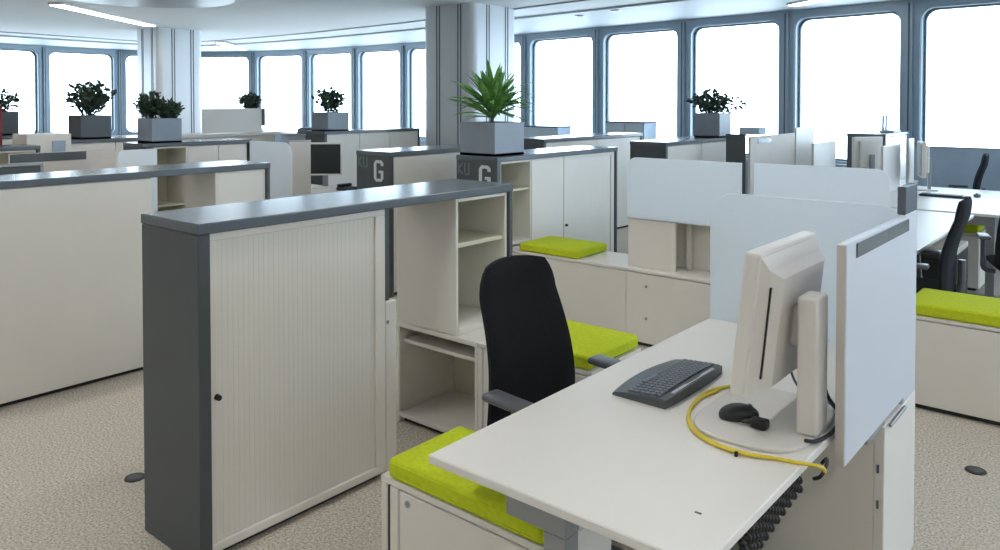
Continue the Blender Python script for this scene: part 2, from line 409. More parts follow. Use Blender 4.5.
def cushion(x0, x1, y0, y1, z0, z1, label):
    b = bmesh.new(); bmesh.ops.create_grid(b, x_segments=14, y_segments=12, size=.5); bmesh.ops.delete(b, geom=[], context='VERTS')
    b.free(); mb = MB().box(x0, y0, z0, x1, y1, z1, bev=.018, seg=4)
    cu = solo('seat_cushion', mb, 'green_fabric', label, 'cushion', ((x0 + x1) / 2, (y0 + y1) / 2, z0), True, 'lime green seat cushions')
    p = MB()
    r = .0035; e = .012
    for z in (z0 + .016, z1 - .014):
        p.tube([(x0 + e, y0 - .0005, z), ((x0 + x1) / 2, y0 - .0005, z), (x1 - e, y0 - .0005, z)], r * .6, 6, 2)
        p.tube([(x1 + .0005, y0 + e, z), (x1 + .0005, y1 - e, z)], r * .6, 6, 2)
    o = link('piping', p.mesh('piping', cu.location), 'green_fabric', cu)
    return cu
def lectern_filler(): pass

# near run
worktop(-1.53, -1.10, -.05, 1.735, 'dark grey worktop and end panels over the near roller-shutter cabinet', fz=.56)
tambour(-1.525, -1.12, 0.002, .85, 'white roller-shutter cabinet in the left foreground with a black knob')
t = thing('filler_post', 'narrow white filler post with a lock at the right edge of the near shutter cabinet', 'filler panel', (-1.3, .885, 0))
part(t, 'post', bx(-1.5, .853, 0, -1.122, .918, .79), 'white_laminate')
part(t, 'strip', bx(-1.16, .853, .792, -1.135, .888, HT - .042), 'grey_end', label='dark grey strip above the white post')
lock(t, -1.122, .862, .70, 'x', .006)
hutch(-1.545, -1.12, 1.31, 1.704, .532, HT - .042, 'open white shelf hutch behind the black desk chair under the near worktop')
low_shelf(-1.545, -.98, 1.31, 1.735, .53, 'low open white shelf unit on the floor behind the black desk chair', .435)
bench(-.978, -.33, 1.31, 1.735, .53, 'low white bench cabinet half hidden behind the black desk chair', [(-.945, -.335)])
cushion(-.80, -.34, 1.305, 1.73, .531, .595, 'green seat cushion just right of the black desk chair, behind the desk edge')

# left run (seen from its back)
worktop(-3.735, -3.30, -.06, 1.725, 'long dark grey worktop at the left with white back panels under it', fz=.56)
t = thing('storage_cabinet', 'large plain white cabinet back at the left edge of the picture', 'cabinet', (-3.53, .43, 0))
part(t, 'plinth', bx(-3.7, .02, 0, -3.36, .86, .03), 'black_plastic')
part(t, 'body', bx(-3.72, -.008, .03, -3.335, .88, HT - .041), 'white_laminate')
part(t, 'back_panel', bx(-3.334, -.004, .03, -3.322, .876, HT - .045, bev=.002), 'white_laminate')
hutch(-3.73, -3.32, 1.31, 1.694, .532, HT - .042, 'white hutch back at the far end of the left worktop', face=-1)
low_shelf(-3.73, -3.32, 1.31, 1.725, .53, 'low white shelf unit under the hutch of the left run', .435)

# second row, cabinet with the planter
t = worktop(-2.85, -2.41, 3.16, 4.94, 'dark grey worktop and G end panel carrying the bright green plant', fz=0)
letter_G(t, -2.60, -2.48, .995, 1.18, 3.161); small_marks(t, -2.82, 1.10, .09, 3.161)
hutch(-2.845, -2.43, 3.215, 3.62, .532, HT - .042, 'open white shelf hutch beside the G panel under the bright green plant', shelves=(.98,))
t = thing('cabinet_side', 'flat white infill panel between the second-row hutch and shutter cabinet', 'panel', (-2.64, 3.8, 0))
part(t, 'panel', bx(-2.84, 3.623, 0, -2.432, 4.08, HT - .042), 'white_laminate')
part(t, 'edge', bx(-2.431, 3.623, 0, -2.426, 3.64, HT - .046, bev=.001), 'desk_laminate')
tambour(-2.845, -2.43, 4.085, 4.908, 'white shutter cabinet at the right end of the second-row run')
# second G cabinet
t = worktop(-3.94, -3.50, 3.03, 4.82, 'dark grey worktop with G end panel left of the bright green plant')
letter_G(t, -3.70, -3.58, .99, 1.175, 3.031); small_marks(t, -3.905, 1.11, .09, 3.031)
t = thing('storage_cabinet', 'plain white cabinet beside the left G panel, behind the near worktop', 'cabinet', (-3.72, 3.9, 0))
part(t, 'body', bx(-3.93, 3.085, .03, -3.53, 4.785, HT - .042), 'white_laminate')
part(t, 'plinth', bx(-3.9, 3.1, 0, -3.56, 4.77, .03), 'black_plastic')
for a in (3.085, 3.94): part(t, 'door', bx(-3.529, a + .004, .035, -3.512, a + .841, HT - .047), 'white_laminate')

# third row
def simple_cab(x0, x1, y0, y1, label, wl, doors=2, near=True, nz=0, m='white_laminate'):
    worktop(x0, x1, y0, y1, wl, near=near)
    t = thing('storage_cabinet', label, 'cabinet', ((x0 + x1) / 2, (y0 + y1) / 2, 0))
    a = y0 + (.055 if near else .01); b = y1 - .034
    part(t, 'body', bx(x0 + .01, a, .03, x1 - .035, b, HT - .042), m)
    part(t, 'plinth', bx(x0 + .03, a + .02, 0, x1 - .06, b - .02, .03), 'black_plastic')
    w = (b - a) / doors
    for k in range(doors):
        d = part(t, 'door', bx(x1 - .034, a + k * w + .004, .035, x1 - .016, a + (k + 1) * w - .004, HT - .048), m)
        hy = a + (k + 1) * w - .05 if k % 2 == 0 else a + k * w + .05
        part(d, 'handle', MB().cyl((x1 - .016, hy, .9), (x1 - .006, hy, .9), .012, .012, 10), 'metal_grey')
simple_cab(-2.89, -2.45, 5.97, 7.72, 'white cabinet under the dark twiggy plant in the third row', 'dark grey worktop carrying the twiggy plant before the right windows')
simple_cab(-4.29, -3.85, 5.70, 7.95, 'white cabinet behind the second-row shutter cabinet, left of the twiggy plant', 'dark grey worktop left of the twiggy plant, by the second right window')
simple_cab(-1.70, -1.21, 9.66, 10.9, 'white cabinet below the last right mullion, behind the boards', 'dark grey end panel and worktop near the right window mullion', 1)
# left background runs
simple_cab(-8.05, -7.60, 5.50, 7.40, 'white cabinet with the bushy plant, left of the near column', 'dark grey worktop under the bushy plant left of the near column', 3)
worktop(-6.84, -6.40, 2.30, 3.56, 'dark grey worktop carrying the planter with two dark green plants', near=True)
hutch(-6.83, -6.415, 2.43, 2.79, .0, HT - .042, 'open cream shelf below the planter with two dark green plants', shelves=(.95, .6, .3))
t = thing('storage_cabinet', 'pale cabinet right of the cream shelf in the left background', 'cabinet', (-6.6, 3.15, 0))
part(t, 'body', bx(-6.83, 2.80, .03, -6.45, 3.52, HT - .042), 'white_laminate')
part(t, 'plinth', bx(-6.8, 2.82, 0, -6.48, 3.5, .03), 'black_plastic')
for a in (2.80, 3.16): part(t, 'door', bx(-6.449, a + .004, .035, -6.432, a + .354, HT - .048), 'white_laminate')
simple_cab(-8.3, -7.86, 2.0, 3.35, 'pale cabinet under the tall twiggy plant in the left background', 'grey worktop under the tall twiggy plant in the left background', 2)
simple_cab(-10.1, -9.6, 1.6, 3.0, 'pale cabinet under the leftmost planter by the window', 'grey worktop under the leftmost planter by the window', 2)

# ------------------------------------------------------------------ near desk group
def desk(name_label, x0, x1, y0, y1, z=.73, beam=True, leg_x=None):
    t = thing('desk', name_label, 'desk', ((x0 + x1) / 2, (y0 + y1) / 2, 0))
    part(t, 'tabletop', bx(x0, y0, z - .025, x1, y1, z, bev=.003), 'desk_laminate')
    for yy in (y0 + .05, y1 - .58):
        lx = leg_x if leg_x is not None else (x0 + x1) / 2
        part(t, 'cross_beam', bx(x0 + .23, yy, z - .105, lx + .035, yy + .06, z - .026), 'metal_grey')
        part(t, 'leg', bx(lx - .035, yy + .002, .03, lx + .033, yy + .058, z - .106), 'metal_grey')
        part(t, 'foot', bx(x0 + .06, yy, 0, x1 - .06, yy + .06, .03), 'metal_grey')
    part(t, 'rail', bx((x0 + x1) / 2 - .02, y0 + .11, z - .07, (x0 + x1) / 2 + .02, y1 - .58, z - .03), 'metal_grey')
    return t
desk('white desk in the foreground with keyboard, mouse and monitor', 0, .8, 0, 1.75, leg_x=.385)
t = bench(-.35, .29, .14, .47, .516, 'low white bench cabinet at the near end of the foreground desk', [(-.268, .285)], [(-.228, .462)])
part(t, 'edge_gap', bx(-.321, .142, .025, -.312, .1595, .49, bev=.001), 'dark_rubber')
part(t, 'stile', bx(-.311, .14, .025, -.272, .1595, .494), 'white_laminate')
cushion(-.315, .285, .135, .465, .517, .583, 'green seat cushion under the near corner of the foreground desk')
t = thing('desk_pedestal', 'white pedestal under the far right of the foreground desk, below the boards', 'pedestal', (.6, 1.52, 0))
part(t, 'body', bx(.02, 1.30, .02, .795, 1.735, .585), 'white_laminate')
part(t, 'plinth', bx(.05, 1.33, 0, .77, 1.71, .02), 'black_plastic')
part(t, 'side_panel', bx(.7955, 1.30, .02, .828, 1.735, .610), 'desk_laminate')
hg = MB()
for z in (.33, .45): hg.box(.805, 1.293, z, .813, 1.2995, z + .028, bev=.002)
part(t, 'hinge', hg, 'grey_plastic')
part(t, 'edge_strip', bx(.832, 1.33, .6, .842, 1.54, .612, bev=.002), 'metal_grey')
def rounded_plate(x0, x1, z0, z1, r, corners=(1, 1), K=8):
    p = [(x0, z0), (x1, z0)]
    if corners[1]: p += [(x1 - r + r * math.cos(a), z1 - r + r * math.sin(a)) for a in [math.pi / 2 * k / K for k in range(K + 1)]]
    else: p += [(x1, z1)]
    if corners[0]: p += [(x0 + r + r * math.cos(a), z1 - r + r * math.sin(a)) for a in [math.pi / 2 * (1 + k / K) for k in range(K + 1)]]
    else: p += [(x0, z1)]
    return p
def frosted_screen(x0, x1, y, z0, z1, label, corners=(1, 1), r=.075, brackets=True):
    t = thing('desk_screen', label, 'desk screen', ((x0 + x1) / 2, y, z0), group='frosted desk screens')
    part(t, 'plate', MB().prism(rounded_plate(x0, x1, z0, z1, r, corners), 'y', y, y + .012, bev=.002), 'frosted_acrylic')
    if brackets:
        for x in (x0 + .12, x1 - .16): part(t, 'clamp', bx(x, y + .013, z0 - .03, x + .04, y + .035, z0 + .05), 'metal_grey')
frosted_screen(0.0, .80, 1.752, .70, 1.288, 'wide frosted white screen at the far end of the foreground desk', (1, 1), .11)
def board(x, y0, y1, z0, z1, label, strip=None, m='desk_laminate', th=.028, sm='grey_laminate', clamp=True):
    t = thing('privacy_board', label, 'privacy board', (x + th / 2, (y0 + y1) / 2, z0), group='privacy boards')
    part(t, 'panel', bx(x, y0, z0, x + th, y1, z1, bev=.003), m)
    part(t, 'front_edge', bx(x + .002, y0 - .004, z0 + .002, x + th - .002, y0 - .0002, z1 - .002, bev=.001), 'tan_panel')
    if strip: part(t, 'inset_strip', bx(x + th + .0003, strip[0], strip[2], x + th + .004, strip[1], strip[3], bev=.001), sm, label='dark grey inset strip')
    if clamp: part(t, 'clamp', bx(x + th * .3, (y0 + y1) / 2 - .1, max(0, z0 - .03), x + th * .7, (y0 + y1) / 2 + .1, max(.001, z0 - .0005)), 'metal_grey')
    return t
board(.815, .81, 1.535, .655, 1.285, 'white board with grey top strip beside the foreground monitor', (.90, 1.52, 1.235, 1.277), m='board_white')
t = thing('privacy_board', 'taller white board with dark grey top, behind the board beside the monitor', 'privacy board', (.811, 1.64, 0), group='privacy boards')
part(t, 'panel', bx(.8015, 1.545, .611, .8295, 1.72, 1.284, bev=.003), 'board_white')
part(t, 'top_block', bx(.8015, 1.545, 1.285, .8295, 1.72, 1.385, bev=.003), 'grey_laminate', label='dark grey top block')

# ------------------------------------------------------------------ office chair
def grid_pad(fn, nu, nv, th, nrm):
    """closed padded shell: fn(u,v)->Vector front surface, u,v in 0..1; thickness along nrm, pinched at the rim"""
    b = bmesh.new(); F = []; Bk = []
    for i in range(nu + 1):
        f, k = [], []
        for j in range(nv + 1):
            u, v = i / nu, j / nv; p = fn(u, v)
            e = min(1, (min(u, 1 - u, v, 1 - v)) / .12); q = .35 + .65 * math.sqrt(1 - (1 - e) ** 2)
            f.append(b.verts.new(p + nrm * th * q / 2)); k.append(b.verts.new(p - nrm * th * q / 2))
        F.append(f); Bk.append(k)
    for i in range(nu):
        for j in range(nv):
            b.faces.new((F[i][j], F[i + 1][j], F[i + 1][j + 1], F[i][j + 1])); b.faces.new((Bk[i][j], Bk[i][j + 1], Bk[i + 1][j + 1], Bk[i + 1][j]))
    for i in range(nu):
        b.faces.new((F[i][0], Bk[i][0], Bk[i + 1][0], F[i + 1][0])); b.faces.new((F[i][nv], F[i + 1][nv], Bk[i + 1][nv], Bk[i][nv]))
    for j in range(nv):
        b.faces.new((F[0][j], F[0][j + 1], Bk[0][j + 1], Bk[0][j])); b.faces.new((F[nu][j], Bk[nu][j], Bk[nu][j + 1], F[nu][j + 1]))
    bmesh.ops.recalc_face_normals(b, faces=b.faces); m = MB(); m.merge(b); return m
def office_chair(loc, rz, label):
    """faces local +x"""
    t = thing('office_chair', label, 'office chair', loc, rz, 'black swivel chairs')
    def P(name, mb, m, sm=False, par=None): return link(name, mb.mesh(name, (0, 0, 0), sm), m, par or t)
    for k in range(5):
        a = math.radians(18 + 72 * k); c, s = math.cos(a), math.sin(a)
        lg = P('leg', MB().tube([(.03 * c, .03 * s, .10), (.18 * c, .18 * s, .095), (.30 * c, .30 * s, .075)], [.026, .024, .02, .016], 8, 3), 'grey_plastic', True)
        P('caster', MB().cyl((.30 * c - .02 * s, .30 * s + .02 * c, .032), (.30 * c + .02 * s, .30 * s - .02 * c, .032), .031, .031, 16), 'black_plastic', True, lg)
    P('gas_column', MB().cyl((0, 0, .08), (0, 0, .38), .025, .022), 'chrome', True)
    P('mechanism', MB().box(-.13, -.09, .37, .12, .09, .42, bev=.015), 'grey_plastic')
    def seat(u, v):
        x = -.23 + .48 * u; w = .235 * (1 - .10 * (1 - u) ** 2) * (1 - .35 * max(0, abs(2 * u - 1) - .75) ** 1.5)
        return Vector((x, (2 * v - 1) * w, .455 + .012 * (2 * v - 1) ** 2 - .02 * max(0, u - .75) * 2))
    P('seat', grid_pad(seat, 14, 14, .07, Vector((0, 0, 1))), 'black_fabric', True)
    def back(u, v):
        z = .48 + .585 * v; w = .238 - .05 * v - .03 * max(0, .25 - v)
        if v > .84: w *= math.sqrt(max(0.0, 1 - ((v - .84) / .16) ** 2 * .34))
        y = (2 * u - 1) * w
        x = -.235 - .09 * v + .035 * math.sin(math.pi * min(1, v * 1.25)) + .035 * (2 * u - 1) ** 2
        return Vector((x, y, z + (.018 * (1 - (2 * u - 1) ** 2) if v > .5 else 0) * (v - .5) * 2))
    P('backrest', grid_pad(back, 16, 20, .045, Vector((1, 0, 0))), 'black_fabric', True)
    P('back_support', MB().tube([(-.10, 0, .40), (-.24, 0, .41), (-.285, 0, .5), (-.29, 0, .68)], .022, 8, 4), 'grey_plastic', True)
    for s in (-1, 1):
        ar = P('arm_post', MB().tube([(-.02, s * .2, .40), (-.02, s * .275, .42), (-.01, s * .28, .52), (0, s * .28, .65)], .018, 8, 4), 'grey_plastic', True)
        P('arm_pad', MB().box(-.14, s * .28 - .04, .65, .07, s * .28 + .04, .678, bev=.013, seg=3), 'grey_plastic', True, ar)
    return t
chair = office_chair((-.10, .83, 0), math.radians(-7), 'black office chair in the middle pulled up to the foreground desk')

# ------------------------------------------------------------------ things on the near desk
Z = .7305
t = thing('computer_monitor', 'cream flat computer monitor seen from behind on the foreground desk', 'monitor', (.68, .86, Z))
Tm = Matrix.Translation((.63, 0, .85)) @ Matrix.Rotation(math.radians(6), 4, 'Y') @ Matrix.Translation((-.63, 0, -.85))
def mpart(par, name, mb, m, sm=False):
    mb.bm.transform(Tm); return part(par, name, mb, m, sm)
hs = mpart(t, 'front_housing', MB().box(.575, .635, .845, .622, 1.115, 1.262, bev=.008), 'beige_plastic')
mpart(hs, 'screen', MB().box(.5725, .655, .868, .5755, 1.095, 1.242), 'screen_black')
# tapered rear housing
b = bmesh.new()
def fr(x, y0, y1, z0, z1): return [b.verts.new((x, y, z)) for y, z in ((y0, z0), (y1, z0), (y1, z1), (y0, z1))]
r0, r1, r2 = fr(.6215, .645, 1.105, .855, 1.252), fr(.645, .665, 1.085, .868, 1.215), fr(.672, .70, 1.05, .88, 1.195)
for A_, B_ in ((r0, r1), (r1, r2)):
    for k in range(4): b.faces.new((A_[k], A_[(k + 1) % 4], B_[(k + 1) % 4], B_[k]))
b.faces.new(r2); bmesh.ops.recalc_face_normals(b, faces=b.faces); mb = MB(); mb.merge(b)
mpart(t, 'rear_housing', mb, 'beige_plastic')
v = MB()
v.box(.6475, .6655, .905, .6515, .676, 1.17)
mpart(t, 'vent', v, 'dark_rubber')
mpart(t, 'joint', MB().box(.67, .80, .98, .735, .90, 1.10, bev=.01), 'beige_plastic')
part(t, 'stand_column', MB().box(.728, .745, Z + .012, .785, .845, 1.135, bev=.008), 'beige_plastic')
pts = []
for k in range(40):
    c, n_ = math.cos(2 * math.pi * k / 40), math.sin(2 * math.pi * k / 40)
    pts.append((.61 + .17 * math.copysign(abs(c) ** .62, c), .82 + .235 * math.copysign(abs(n_) ** .62, n_)))
part(t, 'base', MB().prism(pts, 'z', Z, Z + .012, bev=.003), 'beige_plastic')

t = thing('keyboard', 'dark grey computer keyboard on the foreground desk', 'keyboard', (.25, .905, Z)); 
def kz(x): return Z + .012 + .012 * (x - .16) / .18
kb = MB(); prof = []
body = [(.155, Z), (.345, Z), (.345, Z + .026), (.33, Z + .029), (.20, Z + .019), (.165, Z + .012), (.155, Z + .007)]
n = 12; b = bmesh.new(); rings = []
for k in range(n + 1):
    s = k / n; y = .69 + .42 * s; bow = .018 * (1 - (2 * s - 1) ** 2)
    rings.append([b.verts.new((x - (bow if x < .2 else 0) + (.008 * (1 - (2 * s - 1) ** 2) if x > .3 else 0), y, z + (.006 * (1 - (2 * s - 1) ** 2) if z > Z + .005 else 0))) for x, z in body])
for k in range(n):
    for q in range(len(body)): b.faces.new((rings[k][q], rings[k][(q + 1) % len(body)], rings[k + 1][(q + 1) % len(body)], rings[k + 1][q]))
b.faces.new(rings[0]); b.faces.new(rings[-1][::-1]); bmesh.ops.recalc_face_normals(b, faces=b.faces); kb.merge(b)
part(t, 'body', kb, 'grey_end')
km = MB()
for r in range(6):
    x = .207 + r * .0195; nk = 19
    for k in range(nk):
        if r == 0 and 3 < k < 9:
            if k != 4: continue
            y0, y1 = .702 + 4 * .0209, .702 + 9 * .0209 - .003
        else: y0, y1 = .702 + k * .0209, .702 + k * .0209 + .0178
        s = ((y0 + y1) / 2 - .69) / .42; zz = Z + .019 + (x - .20) / .13 * .010 + .006 * (1 - (2 * s - 1) ** 2)
        km.box(x, y0, zz - .004, x + .0165, y1, zz + .0065, bev=.002)
part(t, 'keys', km, 'key_plastic', stuff=True)
part(t, 'media_strip', MB().box(.3335, .75, Z + .028, .3445, 1.05, Z + .0345, bev=.002), 'silver_plastic')

t = thing('computer_mouse', 'black computer mouse on the foreground monitor base', 'mouse', (.56, .745, Z + .012))
b = bmesh.new(); bmesh.ops.create_uvsphere(b, u_segments=20, v_segments=12, radius=1)
for q in b.verts:
    q.co.z = max(q.co.z, -.25)
mb = MB(); mb.merge(b, Matrix.Translation((.56, .745, Z + .022)) @ Matrix.Rotation(math.radians(-52), 4, 'Z') @ Matrix.Diagonal((.036, .060, .034, 1)))
part(t, 'body', mb, 'black_plastic', True)
part(t, 'wheel', MB().cyl((.583, .766, Z + .047), (.588, .760, Z + .047), .009, .009, 12), 'grey_plastic')
t = thing('plug_adapter', 'small black plug adapter lying beside the mouse', 'plug', (.635, .712, Z + .012))
part(t, 'body', MB().box(.612, .695, Z + .0125, .66, .735, Z + .04, bev=.008), 'dark_rubber')
part(t, 'pins', MB().cyl((.612, .708, Z + .026), (.588, .700, Z + .022), .006, .004, 8).cyl((.612, .722, Z + .026), (.588, .714, Z + .022), .006, .004, 8), 'dark_rubber')
zc = Z + .0056
solo('network_cable', MB().tube([(.47, 1.08, zc), (.425, 1.0, zc), (.388, .90, zc), (.398, .78, zc), (.43, .68, zc), (.49, .60, zc), (.57, .553, zc), (.66, .545, zc), (.75, .57, zc), (.80, .582, zc), (.83, .593, zc), (.845, .615, zc - .012), (.838, .65, zc - .035)], .0054, 8, 6)
     .tube([(.41, .93, zc), (.395, .84, zc), (.408, .74, zc), (.452, .632, zc + .002), (.53, .562, zc), (.62, .535, zc), (.70, .548, zc)], .0046, 8, 6), 'yellow_cable', 'yellow network cable looping across the foreground desk', 'cable', (.6, .6, Z), True)
solo('power_cable', MB().tube([(.70, .93, .98), (.745, .90, .90), (.765, .90, .82), (.76, 1.0, Z + .018), (.795, .93, Z + .018), (.805, .82, Z + .012), (.79, .74, Z + .01), (.77, .70, Z + .018)], .0055, 8, 6), 'dark_rubber', 'black cable dangling behind the foreground monitor stand', 'cable', (.76, .9, Z), True)
solo('signal_cable', MB().tube([(.655, 1.0, .90), (.60, 1.06, .83), (.62, 1.09, Z + .02), (.70, 1.08, Z + .008), (.78, .98, Z + .008)], .004, 8, 6), 'grey_plastic', 'thin grey cable curling on the desk behind the monitor', 'cable', (.7, 1.05, Z), True)
solo('edge_cable', MB().tube([(.806, .73, Z - .045), (.825, .71, Z - .02), (.835, .675, Z - .022), (.828, .65, Z - .045), (.808, .655, Z - .06)], .005, 8, 6), 'dark_rubber', 'black cable hanging off the right desk edge under the yellow cable', 'cable', (.81, .66, .6), True)
solo('cable_clip', MB().box(.643, .517, Z, .651, .527, Z + .014, bev=.002), 'dark_rubber', 'tiny black clip on the desk beside the yellow cable', 'clip', (.647, .522, Z))
solo('paper_scrap', MB().box(.690, .184, Z, .706, .190, Z + .0015), 'grey_plastic', 'tiny grey scrap near the front edge of the foreground desk', 'scrap', (.7, .187, Z))
# cable spine under the right desk edge
t = thing('cable_spine', 'black segmented cable spine hanging under the right edge of the foreground desk', 'cable chain', (.75, .3, .3))
path = [Vector(p) for p in [(.755, .72, .648), (.752, .66, .642), (.75, .58, .63), (.75, .5, .62), (.75, .42, .61), (.75, .34, .59), (.75, .28, .55), (.745, .24, .49), (.74, .22, .40), (.735, .21, .32), (.73, .205, .24), (.73, .2, .16), (.73, .2, .06)]]
Q = []
for i in range(len(path) - 1):
    for k in range(40): Q.append(path[i].lerp(path[i + 1], k / 40))
def spine_link(offs):
    mb = MB()
    for o_ in offs: mb.ball((0, o_, 0), .011, .0125, .0095, 8, 6)
    for o_ in offs[:-1]: mb.cyl((0, o_, 0), (0, o_ + .026, 0), .003, .003, 6)
    for o_ in offs:
        for sg in (-1, 1):
            if abs(o_ + sg * .013) < .045: mb.cyl((0, o_, 0), (0, o_ + sg * .013, .020), .004, .004, 6)
    me = mb.mesh('chain_link', smooth=True); me.materials.append(MAT['dark_rubber']); return me
LK = [spine_link([-.039, -.013, .013, .039]), spine_link([-.026, 0, .026])]
acc = 0; cnt = 0
for i in range(1, len(Q) - 1):
    acc += (Q[i] - Q[i - 1]).length
    if acc >= .020:
        acc = 0; d = (Q[i + 1] - Q[i - 1]).normalized(); side = d.cross(Vector((1, 0, 0))).normalized(); nx = side.cross(d).normalized()
        o = bpy.data.objects.new('chain_link', LK[cnt % 2]); COL.objects.link(o); o.parent = t; cnt += 1
        o.matrix_local = Matrix.Translation(Q[i] - t.location) @ Matrix((nx, side, d)).transposed().to_4x4()

# floor boxes
for x, y, lb in ((-1.985, .13, 'dark oval cable outlet in the carpet left of the near cabinet'), (.895, 2.62, 'dark oval cable outlet in the carpet right of the near boards')):
    t = thing('floor_outlet', lb, 'floor outlet', (x, y, 0), group='floor cable outlets')
    part(t, 'cover', MB().cyl((x, y, .0), (x, y, .004), .045, .043, 24), 'black_plastic')
    part(t, 'lid', MB().cyl((x, y, .004), (x, y, .006), .03, .03, 20), 'grey_end')

# ------------------------------------------------------------------ second-row desks
bench(-2.40, -.46, 3.24, 3.67, .53, 'long white bench cabinet with a lock in the middle, carrying the middle cushion', [(-2.37, -1.31), (-1.308, -.465)], [(-1.15, .42), (-1.15, .20)])
cushion(-2.26, -1.72, 3.235, 3.66, .531, .595, 'green seat cushion on the white bench below the G cabinet')
t = thing('desk_end_box', 'open white box between bench and frosted screen in the second row', 'shelf box', (-.93, 3.5, .53))
part(t, 'left_panel', bx(-1.335, 3.31, .531, -.97, 3.33, .865), 'white_laminate')
part(t, 'back_panel', bx(-1.335, 3.50, .531, -.49, 3.52, .865), 'white_laminate')
part(t, 'post', bx(-.95, 3.44, .531, -.92, 3.47, .865), 'white_laminate')
part(t, 'right_panel', bx(-.51, 3.31, .531, -.49, 3.60, .865), 'white_laminate')
part(t, 'lid', bx(-1.335, 3.31, .866, -.49, 3.62, .884), 'white_laminate')
desk('white desk behind the left frosted screen of the second row', -1.33, -.5, 3.68, 5.05)
frosted_screen(-1.335, -.505, 3.295, .872, 1.295, 'frosted white screen rounded at its left end, above the open white box', (1, 0), .07, False)
frosted_screen(-.475, .33, 3.42, .70, 1.29, 'frosted white screen behind the foreground screen, rounded at its right end', (0, 1))
desk('white desk at the right behind the frosted screens', -.45, .345, 3.47, 6.1)
bench(.42, 1.30, 3.24, 3.67, .516, 'white bench cabinet at the right edge with the long cushion', [(.45, 1.295)])
cushion(.455, 1.29, 3.235, 3.665, .517, .585, 'long green seat cushion on the bench at the right edge of the picture')
copy_tree(chair, (.285, 4.17, 0), math.radians(184), 'black office chair at the right standing behind the long green cushion')

# ------------------------------------------------------------------ third row right
board(-1.86, 6.70, 8.05, 0, 1.30, 'grey beige board with a dark clamp right of the twiggy plant', (6.9, 7.3, 1.22, 1.27), m='tan_panel')
board(-1.86, 8.1, 8.75, 0, 1.36, 'pale blue board standing behind the grey beige board', None)
bx0 = thing('dark_screen', 'dark grey screen edge beside the grey beige board', 'privacy board', (-2.05, 6.72, .6))
part(bx0, 'panel', bx(-2.12, 6.72, 0, -1.90, 6.74, 1.30), 'grey_end')
part(bx0, 'cap', bx(-2.12, 6.71, 1.301, -1.90, 6.75, 1.325), 'grey_end')
part(bx0, 'clamp', bx(-1.96, 6.70, 1.326, -1.74, 6.9, 1.40), 'blue_grey_panel')
board(-1.70, 8.25, 9.1, 0, 1.17, 'low tan-edged pale board right of the pale blue board', None)
t = thing('partition', 'blue grey partition behind the right-hand desk, below the window', 'partition', (.6, 9.64, 0))
part(t, 'panel', bx(-.9, 9.60, .06, 1.9, 9.64, 1.095), 'blue_grey_panel')
part(t, 'cap', bx(-.9, 9.592, 1.0955, 1.9, 9.648, 1.115), 'metal_grey')
for x in (-.8, 1.75): part(t, 'foot', bx(x, 9.48, 0, x + .05, 9.76, .0595), 'metal_grey')
desk('white desk at the right edge in front of the blue grey partition', -.62, 1.5, 6.22, 8.3)
bench(-.12, .33, 6.5, 6.84, .516, 'small white bench cabinet behind the right-hand black chair', [(-.09, .325)])
cushion(-.11, .32, 6.495, 6.835, .517, .59, 'small green seat cushion behind the right-hand black chair')
copy_tree(chair, (-.29, 8.97, 0), math.radians(190), 'black office chair standing before the blue grey partition')
copy_tree(chair, (.78, 5.5, 0), math.radians(105), 'black office chair cut off by the right picture edge')
# monitors and boards by the far right cabinets
def far_monitor(loc, rz, label, w=.46, h=.36):
    t = thing('computer_monitor', label, 'monitor', loc, rz)
    def P(name, mb, m): return link(name, mb.mesh(name), m, t)
    hs = P('housing', MB().box(-.02, -w / 2, .14, .025, w / 2, .14 + h, bev=.006), 'beige_plastic')
    o = link('screen', MB().box(.0255, -w / 2 + .018, .158, .028, w / 2 - .018, .14 + h - .018).mesh('screen'), 'screen_black', hs)
    P('rear_housing', MB().box(-.055, -w / 2 + .06, .19, -.0205, w / 2 - .06, .10 + h, bev=.012), 'beige_plastic')
    P('stand_column', MB().box(-.085, -.03, .012, -.056, .03, .34, bev=.004), 'metal_grey')
    P('base', MB().box(-.14, -.12, 0, .08, .12, .012, bev=.004), 'beige_plastic')
    return t
desk('white desk deep behind the frosted screens at the right', -1.5, -.68, 7.2, 9.0)
far_monitor((-1.05, 8.2, .731), math.radians(150), 'grey monitor back in front of the dark end panel at the right', .42, .40)
board(-.66, 7.2, 7.9, 0, 1.22, 'pale upright board left of the right-hand desk', None)
board(-.60, 8.0, 8.25, .731, 1.27, 'bluish upright board at the left end of the blue grey partition', None, clamp=False)
far_monitor((-.42, 7.9, .731), math.radians(198), 'pale monitor at the left end of the right-hand desk', .40, .38)
t = thing('acrylic_holder', 'clear acrylic holder standing on top of the white cabinet by the right mullion', 'holder', (-1.15, 10.3, HT))
part(t, 'tray', bx(-1.4, 10.1, HT + .001, -1.22, 10.5, HT + .03), 'soffit_paint')
part(t, 'upright', bx(-1.4, 10.2, HT + .031, -1.38, 10.5, HT + .24), 'clear_acrylic')
for (x, y, lb) in ((-.12, 7.35, 'black keyboard on the right-hand desk near the boards'),):
    t = thing('keyboard', lb, 'keyboard', (x, y, .731))
    part(t, 'body', bx(x - .2, y - .07, .731, x + .2, y + .07, .75, bev=.006), 'black_plastic')
    km = MB()
    for r in range(4):
        for k in range(12): km.box(x - .185 + k * .031, y - .055 + r * .028, .75, x - .185 + k * .031 + .026, y - .055 + r * .028 + .023, .756)
    part(t, 'keys', km, 'key_plastic', stuff=True)
t = thing('computer_mouse', 'small dark mouse on the right-hand desk', 'mouse', (.15, 7.55, .731))
part(t, 'body', MB().ball((.15, 7.55, .745), .035, .055, .02), 'grey_plastic', True)
part(t, 'wheel', MB().cyl((.145, 7.52, .763), (.155, 7.52, .763), .008, .008, 10), 'black_plastic')
